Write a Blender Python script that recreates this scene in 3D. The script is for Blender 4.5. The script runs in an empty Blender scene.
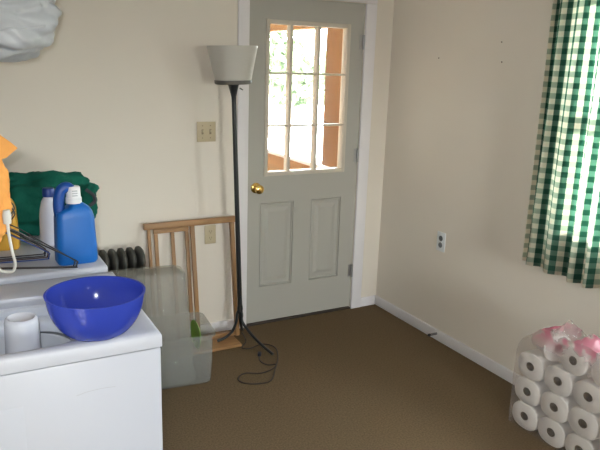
import bpy, bmesh, math, random
from mathutils import Vector, Matrix, noise
random.seed(7)
C = bpy.context.scene.collection
S = bpy.context.scene

# ------------------------------------------------------------------ camera
cam_d = bpy.data.cameras.new('camera'); cam = bpy.data.objects.new('camera', cam_d); C.objects.link(cam)
yaw, pitch, roll, fpx = 0.50111793, 0.245106556, 0.0314744366, 646.674793
Fv = Vector((math.sin(yaw)*math.cos(pitch), math.cos(yaw)*math.cos(pitch), -math.sin(pitch)))
Rv = Vector((math.cos(yaw), -math.sin(yaw), 0)); Uv = Rv.cross(Fv)
R2 = math.cos(roll)*Rv + math.sin(roll)*Uv; U2 = -math.sin(roll)*Rv + math.cos(roll)*Uv
m = Matrix((R2, U2, -Fv)).transposed().to_4x4(); m.translation = (-2.5928, -3.5695, 1.6588)
cam.matrix_world = m
cam_d.sensor_width = 36; cam_d.lens = fpx*36/600; cam_d.clip_start = 0.02
S.camera = cam
CAM = Vector((-2.5928, -3.5695, 1.6588))

# ------------------------------------------------------------------ world, lights, exposure
w = bpy.data.worlds.new('daylight'); S.world = w; w.use_nodes = True
nt = w.node_tree; nt.nodes.clear()
sky = nt.nodes.new('ShaderNodeTexSky'); sky.sky_type = 'NISHITA'; sky.sun_disc = False
sky.sun_elevation = math.radians(48); sky.sun_rotation = math.radians(200); sky.air_density = 1.0; sky.dust_density = 3.0
hsv = nt.nodes.new('ShaderNodeHueSaturation'); hsv.inputs['Saturation'].default_value = 0.25
bg = nt.nodes.new('ShaderNodeBackground'); bg.inputs['Strength'].default_value = 19.0
out = nt.nodes.new('ShaderNodeOutputWorld')
nt.links.new(sky.outputs[0], hsv.inputs['Color']); nt.links.new(hsv.outputs[0], bg.inputs[0]); nt.links.new(bg.outputs[0], out.inputs[0])

sn = bpy.data.lights.new('sun', 'SUN'); sn.energy = 38; sn.angle = math.radians(1.5); sn.color = (1.0, 0.97, 0.92)
sno = bpy.data.objects.new('sun', sn); C.objects.link(sno); sno.rotation_euler = Vector((-.88, -.12, -.32)).to_track_quat('-Z', 'Y').to_euler()

def area(name, loc, direction, sx, sy, power, col=(1, 1, 1), portal=False):
    l = bpy.data.lights.new(name, 'AREA'); l.shape = 'RECTANGLE'; l.size = sx; l.size_y = sy
    l.energy = power; l.color = col
    if portal: l.cycles.is_portal = True
    o = bpy.data.objects.new(name, l); C.objects.link(o); o.location = loc
    o.rotation_euler = Vector(direction).to_track_quat('-Z', 'Y').to_euler()
    return o
area('curtain_window_portal', (0.16, -1.975, 1.48), (-1, 0, 0), .97, 1.19, 1, portal=True)
area('fill_window_portal', (-1.50, -7.73, 1.50), (0, 1, 0), .82, 1.02, 1, portal=True)  # samples sky through the added opening behind the camera
area('door_window_portal', (-0.614, 0.16, 1.44), (0, -1, 0), 0.6, 0.95, 1, portal=True)
# the camera's own flash, just up and left of the lens
fl = bpy.data.lights.new('camera_flash', 'SPOT'); fl.energy = 110; fl.color = (0.93, 0.96, 1.0); fl.spot_size = math.radians(75); fl.spot_blend = 0.6
fl.shadow_soft_size = 0.012
flo = bpy.data.objects.new('camera_flash', fl); C.objects.link(flo)
flo.location = CAM - 0.045*R2 + 0.05*U2 + 0.0*Fv
flo.rotation_euler = Fv.to_track_quat('-Z', 'Y').to_euler()

vs = S.view_settings
vs.view_transform = 'Standard'; vs.look = 'None'; vs.gamma = 1; vs.use_curve_mapping = False
vs.exposure = -0.56
S.cycles.max_bounces = 10; S.cycles.diffuse_bounces = 6; S.cycles.transparent_max_bounces = 24
S.cycles.sample_clamp_indirect = 6

# ------------------------------------------------------------------ materials
def mat(name, col, rough=0.6, metal=0.0, vary=0.0, vscale=8.0, bump=0.0, bscale=60.0, spec=0.5, trans=0.0, alpha=1.0, coat=0.0, vcol=None, sss=0.0):
    mt = bpy.data.materials.new(name); mt.use_nodes = True
    n = mt.node_tree.nodes; L = mt.node_tree.links; p = n['Principled BSDF']
    p.inputs['Base Color'].default_value = (*col, 1); p.inputs['Roughness'].default_value = rough
    p.inputs['Metallic'].default_value = metal; p.inputs['Specular IOR Level'].default_value = spec
    p.inputs['Transmission Weight'].default_value = trans; p.inputs['Alpha'].default_value = alpha
    p.inputs['Coat Weight'].default_value = coat
    tc = n.new('ShaderNodeTexCoord')
    if vary or vcol:
        t = n.new('ShaderNodeTexNoise'); t.inputs['Scale'].default_value = vscale; t.inputs['Detail'].default_value = 5
        L.new(tc.outputs['Object'], t.inputs['Vector'])
        r = n.new('ShaderNodeValToRGB'); r.color_ramp.elements[0].position = 0.3; r.color_ramp.elements[1].position = 0.7
        a = tuple(c*(1-vary) for c in col); b = vcol if vcol else tuple(min(1, c*(1+vary)) for c in col)
        r.color_ramp.elements[0].color = (*a, 1); r.color_ramp.elements[1].color = (*b, 1)
        L.new(t.outputs['Fac'], r.inputs['Fac']); L.new(r.outputs['Color'], p.inputs['Base Color'])
    if bump:
        t2 = n.new('ShaderNodeTexNoise'); t2.inputs['Scale'].default_value = bscale; t2.inputs['Detail'].default_value = 4
        L.new(tc.outputs['Object'], t2.inputs['Vector'])
        bp = n.new('ShaderNodeBump'); bp.inputs['Strength'].default_value = bump; bp.inputs['Distance'].default_value = 0.01
        L.new(t2.outputs['Fac'], bp.inputs['Height']); L.new(bp.outputs['Normal'], p.inputs['Normal'])
    return mt

def wood_mat(name, col, axis='X', dark=0.72):
    mt = bpy.data.materials.new(name); mt.use_nodes = True
    n = mt.node_tree.nodes; L = mt.node_tree.links; p = n['Principled BSDF']; p.inputs['Roughness'].default_value = 0.5
    tc = n.new('ShaderNodeTexCoord'); mp = n.new('ShaderNodeMapping')
    sc = {'X': (2, 40, 40), 'Y': (40, 2, 40), 'Z': (40, 40, 2)}[axis]
    mp.inputs['Scale'].default_value = sc
    t = n.new('ShaderNodeTexNoise'); t.inputs['Scale'].default_value = 1.0; t.inputs['Detail'].default_value = 4
    r = n.new('ShaderNodeValToRGB'); r.color_ramp.elements[0].position = 0.35; r.color_ramp.elements[1].position = 0.65
    r.color_ramp.elements[0].color = (*[c*dark for c in col], 1); r.color_ramp.elements[1].color = (*col, 1)
    L.new(tc.outputs['Object'], mp.inputs['Vector']); L.new(mp.outputs[0], t.inputs['Vector'])
    L.new(t.outputs['Fac'], r.inputs['Fac']); L.new(r.outputs['Color'], p.inputs['Base Color'])
    return mt

def sheet_mat(name, col, opacity, rough=0.25, spec=0.5, transl=0.3, patches=None):
    """thin see-through plastic: clear where light passes, coloured and shiny where it does not"""
    mt = bpy.data.materials.new(name); mt.use_nodes = True
    n = mt.node_tree.nodes; L = mt.node_tree.links; n.clear()
    o = n.new('ShaderNodeOutputMaterial'); mix = n.new('ShaderNodeMixShader'); tr = n.new('ShaderNodeBsdfTransparent')
    p = n.new('ShaderNodeBsdfPrincipled'); p.inputs['Base Color'].default_value = (*col, 1); p.inputs['Roughness'].default_value = rough
    p.inputs['Specular IOR Level'].default_value = spec
    tl = n.new('ShaderNodeBsdfTranslucent'); tl.inputs['Color'].default_value = (*col, 1)
    m2 = n.new('ShaderNodeMixShader'); m2.inputs[0].default_value = transl
    L.new(p.outputs[0], m2.inputs[1]); L.new(tl.outputs[0], m2.inputs[2])
    mix.inputs[0].default_value = opacity
    tr.inputs['Color'].default_value = tuple(0.5+0.5*c for c in col)+(1,)
    L.new(tr.outputs[0], mix.inputs[1]); L.new(m2.outputs[0], mix.inputs[2]); L.new(mix.outputs[0], o.inputs[0])
    if patches: patches(mt, n, L, p, tl, mix)
    return mt

M = {}
M['wall'] = mat('cream_wall_paint', (0.76, 0.705, 0.63), 0.75, vary=0.02, vscale=1.5, bump=0.04, bscale=180, spec=0.2)
M['ceil'] = mat('white_ceiling_paint', (0.87, 0.86, 0.84), 0.9, spec=0.2)
M['trim'] = mat('white_trim_paint', (0.82, 0.80, 0.83), 0.45, vary=0.015, vscale=3)
M['carpet'] = mat('brown_carpet', (0.150, 0.105, 0.062), 0.95, vary=0.22, vscale=120, bump=0.5, bscale=350, spec=0.1)
M['door'] = mat('sage_grey_door_paint', (0.43, 0.42, 0.385), 0.5, vary=0.015, vscale=2)
M['doorbead'] = mat('pale_glazing_bead', (0.60, 0.55, 0.47), 0.5)
M['brass'] = mat('polished_brass', (0.80, 0.55, 0.18), 0.2, metal=1)
M['steel'] = mat('dull_steel', (0.42, 0.42, 0.43), 0.4, metal=1)
M['dark'] = mat('dark_bronze_strip', (0.035, 0.025, 0.02), 0.6)
M['ivory'] = mat('ivory_plastic', (0.50, 0.42, 0.28), 0.4)
M['ivory_dark'] = mat('ivory_slot', (0.25, 0.20, 0.13), 0.5)
M['plate'] = mat('white_outlet_plastic', (0.70, 0.73, 0.76), 0.35)
M['socket'] = mat('grey_socket', (0.10, 0.11, 0.12), 0.5)
M['enamel'] = mat('white_appliance_enamel', (0.42, 0.435, 0.49), 0.35, vary=0.008, vscale=2)
M['enamel_mark'] = mat('grey_scuff', (0.33, 0.33, 0.35), 0.5)
M['tub'] = mat('washer_tub_plastic', (0.52, 0.55, 0.60), 0.35)
M['tubring'] = mat('washer_ring_plastic', (0.62, 0.66, 0.73), 0.25)
M['agit'] = mat('agitator_plastic', (0.62, 0.64, 0.70), 0.25, coat=0.3)
M['bowl'] = sheet_mat('blue_bowl_plastic', (0.05, 0.09, 0.55), 0.72, rough=0.15, transl=0.35)
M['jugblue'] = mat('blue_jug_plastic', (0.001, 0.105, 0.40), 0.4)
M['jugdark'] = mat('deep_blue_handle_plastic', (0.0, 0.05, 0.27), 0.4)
M['capwhite'] = mat('white_cap_plastic', (0.74, 0.75, 0.78), 0.35)
M['caplabel'] = mat('grey_cap_print', (0.40, 0.43, 0.46), 0.5)
M['navy'] = mat('navy_cap_plastic', (0.0, 0.03, 0.20), 0.35)
M['bottlewhite'] = mat('white_bottle_plastic', (0.62, 0.64, 0.72), 0.4)
M['amber'] = mat('amber_jug_plastic', (0.60, 0.32, 0.035), 0.35)
M['green'] = mat('dark_green_cloth', (0.005, 0.085, 0.058), 0.9, vary=0.25, vscale=6, bump=0.25, bscale=40, spec=0.15)
M['black'] = mat('black_nylon', (0.02, 0.02, 0.03), 0.6)
M['orange'] = mat('orange_cloth', (0.84, 0.38, 0.10), 0.75, vary=0.08, vscale=9, bump=0.15, bscale=50, spec=0.2)
M['cordwhite'] = mat('white_cord', (0.70, 0.68, 0.62), 0.7)
M['wire'] = mat('black_wire', (0.025, 0.022, 0.022), 0.4)
M['wireblue'] = mat('blue_coated_wire', (0.02, 0.07, 0.28), 0.4)
M['wirebrown'] = mat('rusty_brown_wire', (0.09, 0.045, 0.03), 0.45)
M['wiregrey'] = mat('grey_wire', (0.18, 0.18, 0.19), 0.35, metal=0.5)
M['tote'] = sheet_mat('cloudy_clear_plastic', (0.74, 0.75, 0.73), 0.20, rough=0.55, transl=0.4)
M['tall'] = sheet_mat('cloudy_grey_plastic', (0.74, 0.73, 0.69), 0.21, rough=0.55, transl=0.4)
M['dish'] = mat('lime_green_plastic', (0.22, 0.40, 0.07), 0.4)
M['oak_x'] = wood_mat('honey_wood_crosswise', (0.36, 0.19, 0.075), 'X')
M['oak_z'] = wood_mat('honey_wood_upright', (0.34, 0.18, 0.07), 'Z')
M['porch'] = wood_mat('porch_cedar', (0.125, 0.052, 0.015), 'Z')
M['porch_y'] = wood_mat('porch_cedar_lengthwise', (0.24, 0.115, 0.04), 'Y')
for k_ in ('porch', 'porch_y'): M[k_].node_tree.nodes['Principled BSDF'].inputs['Specular IOR Level'].default_value = 0.05
M['radiator'] = mat('dark_iron_paint', (0.05, 0.05, 0.043), 0.6, vary=0.2, vscale=20)
M['lamp'] = mat('black_lamp_metal', (0.010, 0.012, 0.014), 0.35)
M['shade'] = mat('frosted_shade_plastic', (0.50, 0.48, 0.44), 0.55)
M['shadering'] = mat('dark_shade_collar', (0.10, 0.095, 0.085), 0.5)
M['cord'] = mat('dark_brown_cord', (0.035, 0.022, 0.016), 0.55)
M['bagwhite'] = mat('white_plastic_bag', (0.55, 0.58, 0.62), 0.35, bump=0.25, bscale=14)
M['paper'] = mat('white_tissue_paper', (0.78, 0.765, 0.75), 0.95, bump=0.08, bscale=120, spec=0.1)
M['core'] = mat('brown_cardboard', (0.16, 0.125, 0.085), 0.9)
M['snow'] = mat('pale_gravel', (0.75, 0.75, 0.70), 0.9, vary=0.1, vscale=4)
M['leaf'] = mat('light_green_leaves', (0.06, 0.085, 0.04), 0.8, vary=0.4, vscale=3)
M['bark'] = mat('grey_bark', (0.25, 0.2, 0.15), 0.9)
M['glass'] = sheet_mat('window_glass', (0.9, 0.95, 0.92), 0.04, rough=0.02, transl=0.0)

def wrap_patches(mt, n, L, p, tl, mix):
    tc = n.new('ShaderNodeTexCoord'); t = n.new('ShaderNodeTexNoise'); t.inputs['Scale'].default_value = 9; t.inputs['Detail'].default_value = 3
    L.new(tc.outputs['Object'], t.inputs['Vector'])
    sx = n.new('ShaderNodeSeparateXYZ'); L.new(tc.outputs['Object'], sx.inputs[0])
    mr = n.new('ShaderNodeMapRange'); mr.inputs[1].default_value = 0.40; mr.inputs[2].default_value = 0.52; L.new(sx.outputs['Z'], mr.inputs[0])
    r = n.new('ShaderNodeValToRGB'); r.color_ramp.elements[0].position = 0.47; r.color_ramp.elements[1].position = 0.56
    r.color_ramp.elements[0].color = (0, 0, 0, 1); r.color_ramp.elements[1].color = (1, 1, 1, 1)
    L.new(t.outputs['Fac'], r.inputs['Fac'])
    mu = n.new('ShaderNodeMath'); mu.operation = 'MULTIPLY'; L.new(r.outputs['Color'], mu.inputs[0]); L.new(mr.outputs[0], mu.inputs[1])
    cm = n.new('ShaderNodeMix'); cm.data_type = 'RGBA'; cm.inputs[6].default_value = (0.80, 0.76, 0.74, 1); cm.inputs[7].default_value = (0.55, 0.16, 0.24, 1)
    L.new(mu.outputs[0], cm.inputs[0]); L.new(cm.outputs[2], p.inputs['Base Color']); L.new(cm.outputs[2], tl.inputs['Color'])
    op = n.new('ShaderNodeMath'); op.operation = 'MULTIPLY_ADD'; op.inputs[1].default_value = 0.5; op.inputs[2].default_value = 0.12
    L.new(mu.outputs[0], op.inputs[0])
    op2 = n.new('ShaderNodeMath'); op2.operation = 'MULTIPLY_ADD'; op2.inputs[1].default_value = 0.12
    L.new(mr.outputs[0], op2.inputs[0]); L.new(op.outputs[0], op2.inputs[2]); L.new(op2.outputs[0], mix.inputs[0])
M['wrap'] = sheet_mat('printed_clear_wrap', (0.8, 0.76, 0.74), 0.2, rough=0.2, transl=0.3, patches=wrap_patches)

def gingham():
    mt = bpy.data.materials.new('green_gingham_cloth'); mt.use_nodes = True
    n = mt.node_tree.nodes; L = mt.node_tree.links; n.clear()
    uv = n.new('ShaderNodeUVMap'); sp = n.new('ShaderNodeSeparateXYZ'); L.new(uv.outputs[0], sp.inputs[0])
    def stripe(sock):
        a = n.new('ShaderNodeMath'); a.operation = 'FRACT'; L.new(sock, a.inputs[0])
        b = n.new('ShaderNodeMath'); b.operation = 'GREATER_THAN'; b.inputs[1].default_value = 0.5; L.new(a.outputs[0], b.inputs[0]); return b
    A = stripe(sp.outputs['X']); B = stripe(sp.outputs['Y'])
    s = n.new('ShaderNodeMath'); s.operation = 'MULTIPLY_ADD'; s.inputs[1].default_value = 2.0
    L.new(A.outputs[0], s.inputs[0]); L.new(B.outputs[0], s.inputs[2])
    h = n.new('ShaderNodeMath'); h.operation = 'MULTIPLY'; h.inputs[1].default_value = 1/3; L.new(s.outputs[0], h.inputs[0])
    r = n.new('ShaderNodeValToRGB'); r.color_ramp.interpolation = 'CONSTANT'; e = r.color_ramp.elements
    e[0].position = 0; e[0].color = (0.86, 0.82, 0.72, 1); e[1].position = 0.17; e[1].color = (0.46, 0.52, 0.44, 1)
    x = e.new(0.5); x.color = (0.16, 0.27, 0.215, 1); x = e.new(0.83); x.color = (0.055, 0.14, 0.105, 1)
    L.new(h.outputs[0], r.inputs[0])
    d = n.new('ShaderNodeBsdfDiffuse'); t = n.new('ShaderNodeBsdfTranslucent'); mx = n.new('ShaderNodeMixShader'); mx.inputs[0].default_value = 0.75
    o = n.new('ShaderNodeOutputMaterial')
    L.new(r.outputs[0], d.inputs[0]); L.new(r.outputs[0], t.inputs[0]); L.new(d.outputs[0], mx.inputs[1]); L.new(t.outputs[0], mx.inputs[2]); L.new(mx.outputs[0], o.inputs[0])
    return mt
M['gingham'] = gingham()

# ------------------------------------------------------------------ mesh helpers
def obj(name, bm, material, parent=None, smooth=35, sub=0):
    me = bpy.data.meshes.new(name)
    bmesh.ops.recalc_face_normals(bm, faces=bm.faces)
    bm.to_mesh(me); bm.free()
    o = bpy.data.objects.new(name, me); C.objects.link(o)
    me.materials.append(material)
    if smooth:
        for p in me.polygons: p.use_smooth = True
        me.set_sharp_from_angle(angle=math.radians(smooth))
    if parent: o.parent = parent
    if sub:
        md = o.modifiers.new('sub', 'SUBSURF'); md.levels = sub; md.render_levels = sub
    return o
def B(): return bmesh.new()
def box(bm, lo, hi, bev=0.0, seg=2, mtx=None):
    lo = Vector(lo); hi = Vector(hi); c = (lo+hi)/2; d = hi-lo
    r = bmesh.ops.create_cube(bm, size=1, matrix=Matrix.Translation(c) @ Matrix.Diagonal((d.x, d.y, d.z, 1)))
    vs_ = r['verts']
    if bev:
        ed = list({e for v in vs_ for e in v.link_edges})
        rr = bmesh.ops.bevel(bm, geom=ed, offset=bev, segments=seg, affect='EDGES', profile=0.5)
        vs_ = list({v for v in rr['verts']} | {v for v in vs_ if v.is_valid})
    if mtx is not None: bmesh.ops.transform(bm, matrix=mtx, verts=vs_)
    return bm
def tube(bm, pts, rad, seg=10, closed=False, cap=True):
    pts = [Vector(p) for p in pts]; n = len(pts)
    rads = rad if isinstance(rad, (list, tuple)) else [rad]*n
    rings = []; up = None
    for i, p in enumerate(pts):
        a = pts[(i-1) % n] if (closed or i > 0) else p; b = pts[(i+1) % n] if (closed or i < n-1) else p
        t = (b-a).normalized()
        if up is None:
            up = Vector((0, 0, 1)) if abs(t.z) < 0.9 else Vector((1, 0, 0))
        up = (up - t*up.dot(t)).normalized(); s = t.cross(up)
        rings.append([bm.verts.new(p + rads[i]*(math.cos(2*math.pi*k/seg)*up + math.sin(2*math.pi*k/seg)*s)) for k in range(seg)])
    for i in range(n if closed else n-1):
        a, b = rings[i], rings[(i+1) % n]
        for k in range(seg):
            bm.faces.new((a[k], a[(k+1) % seg], b[(k+1) % seg], b[k]))
    if cap and not closed:
        bm.faces.new(rings[0][::-1]); bm.faces.new(rings[-1])
    return bm
def spline(pts, n=8, closed=False):
    P = [Vector(p) for p in pts]; out_ = []; N = len(P)
    for i in range(N if closed else N-1):
        if closed: p0, p1, p2, p3 = P[(i-1) % N], P[i], P[(i+1) % N], P[(i+2) % N]
        else: p0, p1, p2, p3 = P[max(i-1, 0)], P[i], P[i+1], P[min(i+2, N-1)]
        for k in range(n):
            t = k/n
            out_.append(0.5*((2*p1)+(-p0+p2)*t+(2*p0-5*p1+4*p2-p3)*t*t+(-p0+3*p1-3*p2+p3)*t**3))
    if not closed: out_.append(P[-1])
    return out_
def lathe(bm, prof, c=(0, 0, 0), seg=32, mtx=None, closed=False, sx=1, sy=1):
    """prof: list of (radius, height)"""
    rings = []; made = []
    for r, z in prof:
        if r < 1e-6: ring = [bm.verts.new((c[0], c[1], c[2]+z))]
        else: ring = [bm.verts.new((c[0]+sx*r*math.cos(2*math.pi*k/seg), c[1]+sy*r*math.sin(2*math.pi*k/seg), c[2]+z)) for k in range(seg)]
        rings.append(ring); made += ring
    pairs = list(zip(rings, rings[1:])) + ([(rings[-1], rings[0])] if closed else [])
    for a, b in pairs:
        for k in range(seg):
            k2 = (k+1) % seg
            if len(a) == 1 and len(b) == 1: continue
            if len(a) == 1: bm.faces.new((a[0], b[k2], b[k]))
            elif len(b) == 1: bm.faces.new((a[k], a[k2], b[0]))
            else: bm.faces.new((a[k], a[k2], b[k2], b[k]))
    if mtx is not None: bmesh.ops.transform(bm, matrix=mtx, verts=made)
    return bm
def rrect(hx, hy, r, n=6):
    pts = []
    for cx, cy, a0 in ((hx-r, hy-r, 0), (-(hx-r), hy-r, 90), (-(hx-r), -(hy-r), 180), (hx-r, -(hy-r), 270)):
        for k in range(n+1):
            a = math.radians(a0+90*k/n); pts.append((cx+r*math.cos(a), cy+r*math.sin(a)))
    return pts
def loft(bm, secs, cap0=True, cap1=True):
    """secs: list of rings (lists of 3D points of equal length)"""
    rings = [[bm.verts.new(p) for p in s] for s in secs]
    n = len(rings[0])
    for a, b in zip(rings, rings[1:]):
        for k in range(n): bm.faces.new((a[k], a[(k+1) % n], b[(k+1) % n], b[k]))
    if cap0: bm.faces.new(rings[0][::-1])
    if cap1: bm.faces.new(rings[-1])
    return bm
def empty(name, loc=(0, 0, 0), rz=0):
    o = bpy.data.objects.new(name, None); C.objects.link(o); o.location = loc; o.rotation_euler = (0, 0, rz); o.empty_display_size = 0.05
    return o
def tag(o, label=None, cat=None, group=None, kind=None):
    if label: o['label'] = label
    if cat: o['category'] = cat
    if group: o['group'] = group
    if kind: o['kind'] = kind
    return o
def struct(name, bm, mt, parent=None, label=None, cat=None, **k):
    o = obj(name, bm, mt, parent, **k)
    if parent is None: tag(o, label, cat, kind='structure')
    return o
def fbm(p, s, o=4):
    return noise.fractal(Vector(p)*s, 1.0, 2.0, o)

# ------------------------------------------------------------------ room shell
ROOM_L, ROOM_F, CEIL = -2.93, -7.60, 2.45  # rear wall set far back so its window fill falls evenly
DL, DR, DH = -1.012, -0.222, 2.03
bm = box(B(), (ROOM_L-.12, ROOM_F-.12, -0.10), (0.12, 0.12, 0.0)); struct('floor', bm, M['carpet'], label='brown short pile carpet covering the whole floor', cat='floor', smooth=0)
bm = box(B(), (ROOM_L-.12, ROOM_F-.12, CEIL), (0.12, 0.12, CEIL+.1)); struct('ceiling', bm, M['ceil'], label='flat white ceiling over the laundry room', cat='ceiling', smooth=0)
bm = B()
box(bm, (ROOM_L-.12, 0, 0), (DL-.003, 0.12, CEIL)); box(bm, (DR+.003, 0, 0), (0.12, 0.12, CEIL)); box(bm, (DL-.003, 0, DH+.002), (DR+.003, 0.12, CEIL))
struct('wall_back', bm, M['wall'], label='cream painted wall around the glazed door', cat='wall', smooth=0)
WY0, WY1, WZ0, WZ1 = -2.45, -1.47, 0.90, 2.05
bm = B()
box(bm, (0, ROOM_F-.12, 0), (0.12, WY0, CEIL)); box(bm, (0, WY1, 0), (0.12, 0, CEIL)); box(bm, (0, WY0, 0), (0.12, WY1, WZ0)); box(bm, (0, WY0, WZ1), (0.12, WY1, CEIL))
struct('wall_right', bm, M['wall'], label='cream wall with the checked curtain, right of the corner', cat='wall', smooth=0)
bm = box(B(), (ROOM_L-.12, ROOM_F-.12, 0), (ROOM_L, 0, CEIL)); struct('wall_left', bm, M['wall'], label='cream wall behind the washer and dryer', cat='wall', smooth=0)
bm = B()
FX0, FX1, FZ0, FZ1 = -1.90, -1.10, 1.00, 2.0  # unseen opening, added to let fill light into the room
box(bm, (ROOM_L, ROOM_F-.12, 0), (FX0, ROOM_F, CEIL)); box(bm, (FX1, ROOM_F-.12, 0), (0, ROOM_F, CEIL)); box(bm, (FX0, ROOM_F-.12, 0), (FX1, ROOM_F, FZ0)); box(bm, (FX0, ROOM_F-.12, FZ1), (FX1, ROOM_F, CEIL))
struct('wall_front', bm, M['wall'], label='cream wall with an added fill light window, behind the photographer', cat='wall', smooth=0)

def board(bm, lo, hi): return box(bm, lo, hi, 0.004, 2)
bm = board(B(), (ROOM_L, -.014, 0), (-1.088, 0, .068)); struct('baseboard_back', bm, M['trim'], label='white baseboard behind the wooden rack', cat='baseboard')
bm = board(B(), (-.138, -.014, 0), (-.014, 0, .068)); struct('baseboard_corner', bm, M['trim'], label='short white baseboard between the door casing and the corner', cat='baseboard')
bm = board(B(), (-.014, ROOM_F, 0), (0, 0, .068)); struct('baseboard_right', bm, M['trim'], label='long white baseboard along the right wall', cat='baseboard')
# door casing
bm = B()
box(bm, (-1.085, -.018, 0), (DL-.004, 0, DH+.004), .004); box(bm, (DR+.004, -.018, 0), (-.139, 0, DH+.004), .004); box(bm, (-1.085, -.018, DH+.006), (-.139, 0, DH+.085), .004)
struct('trim_1', bm, M['trim'], label='white casing framing the grey door', cat='trim')
bm = box(B(), (DL-.002, -.012, 0), (DR+.002, .11, .012), .003); struct('trim_2', bm, M['dark'], label='dark threshold strip under the door', cat='threshold')

# ------------------------------------------------------------------ door
dr = empty('door_1', ((DL+DR)/2, 0.02, 0.012)); tag(dr, 'sage grey entrance door with nine-pane window and brass knob', 'door', kind='structure')
ox, oy, oz = dr.location
GX0, GX1, GZ0, GZ1 = -0.886, -0.343, 0.996, 1.882      # glazed opening
PAN = [(-.925, -.690), (-.560, -.335)]; PZ = (.255, .805)
bm = B()
def dbox(lo, hi, bev=0.0):
    box(bm, (lo[0]-ox, lo[1]-oy, lo[2]-oz), (hi[0]-ox, hi[1]-oy, hi[2]-oz), bev)
F0, F1 = 0.0, 0.042    # door face and back (world y)
z0, z1 = 0.018, DH
dbox((DL, F0, z0), (GX0, F1, z1)) if False else None
xs = [DL, PAN[0][0], PAN[0][1], PAN[1][0], PAN[1][1], DR]
dbox((DL, F0, GZ0), (GX0, F1, GZ1)); dbox((GX1, F0, GZ0), (DR, F1, GZ1)); dbox((DL, F0, GZ1), (DR, F1, z1))
dbox((DL, F0, PZ[1]), (DR, F1, GZ0)); dbox((DL, F0, z0), (DR, F1, PZ[0]))
for a, b in ((DL, PAN[0][0]), (PAN[0][1], PAN[1][0]), (PAN[1][1], DR)): dbox((a, F0, PZ[0]), (b, F1, PZ[1]))
for a, b in PAN: dbox((a, F0+.010, PZ[0]), (b, F1, PZ[1]))
obj('door_slab', bm, M['door'], dr, smooth=0)
for a, b in PAN:
    bm = B(); cx, cz = (a+b)/2-ox, (PZ[0]+PZ[1])/2-oz; hx, hz = (b-a)/2, (PZ[1]-PZ[0])/2
    loft(bm, [[(cx+sx*(hx-i), y-oy, cz+sz*(hz-i)) for sx, sz in ((-1, -1), (1, -1), (1, 1), (-1, 1))] for i, y in ((0.002, F0+.011), (.004, F0+.002), (.010, F0+.0005), (.016, F0+.008), (.034, F0+.009), (.055, F0+.002), (.06, F0+.001))], cap0=False)
    obj('raised_panel', bm, M['door'], dr, smooth=0)
bm = B()   # frame round the glass
for lo, hi in (((GX0-.02, -.012, GZ0-.022), (GX0+.004, .05, GZ1+.022)), ((GX1-.004, -.012, GZ0-.022), (GX1+.02, .05, GZ1+.022)),
               ((GX0, -.011, GZ0-.021), (GX1, .05, GZ0+.004)), ((GX0, -.011, GZ1-.004), (GX1, .05, GZ1+.021))): dbox(lo, hi, .004)
obj('window_frame', bm, M['doorbead'], dr)
for x in (-.735, -.544):
    bm = B(); dbox((x-.010, -.004, GZ0), (x+.010, .046, GZ1), .003); obj('muntin', bm, M['doorbead'], dr)
for z in (1.282, 1.596):
    bm = B()
    xe = [GX0, -.745, -.725, -.554, -.534, GX1]
    for k in (0, 2, 4): dbox((xe[k], -.003, z-.006), (xe[k+1], .036, z+.006), .003)
    obj('muntin', bm, M['doorbead'], dr)
xe = [GX0, -.735, -.546, GX1]; ze = [GZ0, 1.282, 1.596, GZ1]
for i in range(3):
    for j in range(3):
        bm = B(); dbox((xe[i]+.004, .020, ze[j]+.004), (xe[i+1]-.004, .023, ze[j+1]-.004)); obj('pane', bm, M['glass'], dr, smooth=0)
kn = B(); Rm = Matrix.Translation((-.957-ox, F0-oy, .905-oz)) @ Matrix.Rotation(math.radians(90), 4, 'X')
lathe(kn, [(0, 0), (.033, 0), (.033, .004), (.028, .009), (.014, .012), (.011, .030), (.014, .036), (.024, .042), (.029, .052), (.027, .062), (.018, .068), (0, .070)], seg=28, mtx=Rm)
obj('door_knob', kn, M['brass'], dr)['label'] = 'round polished brass door knob'
for z in (1.80, 1.08, .28):
    bm = B(); lathe(bm, [(0, -.045), (.007, -.045), (.007, .045), (0, .045)], c=(DR-.001-ox, -.008-oy, z-oz), seg=12)
    dbox((DR-.028, -.003, z-.044), (DR-.003, .001, z+.044)); obj('hinge', bm, M['steel'], dr)

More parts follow.
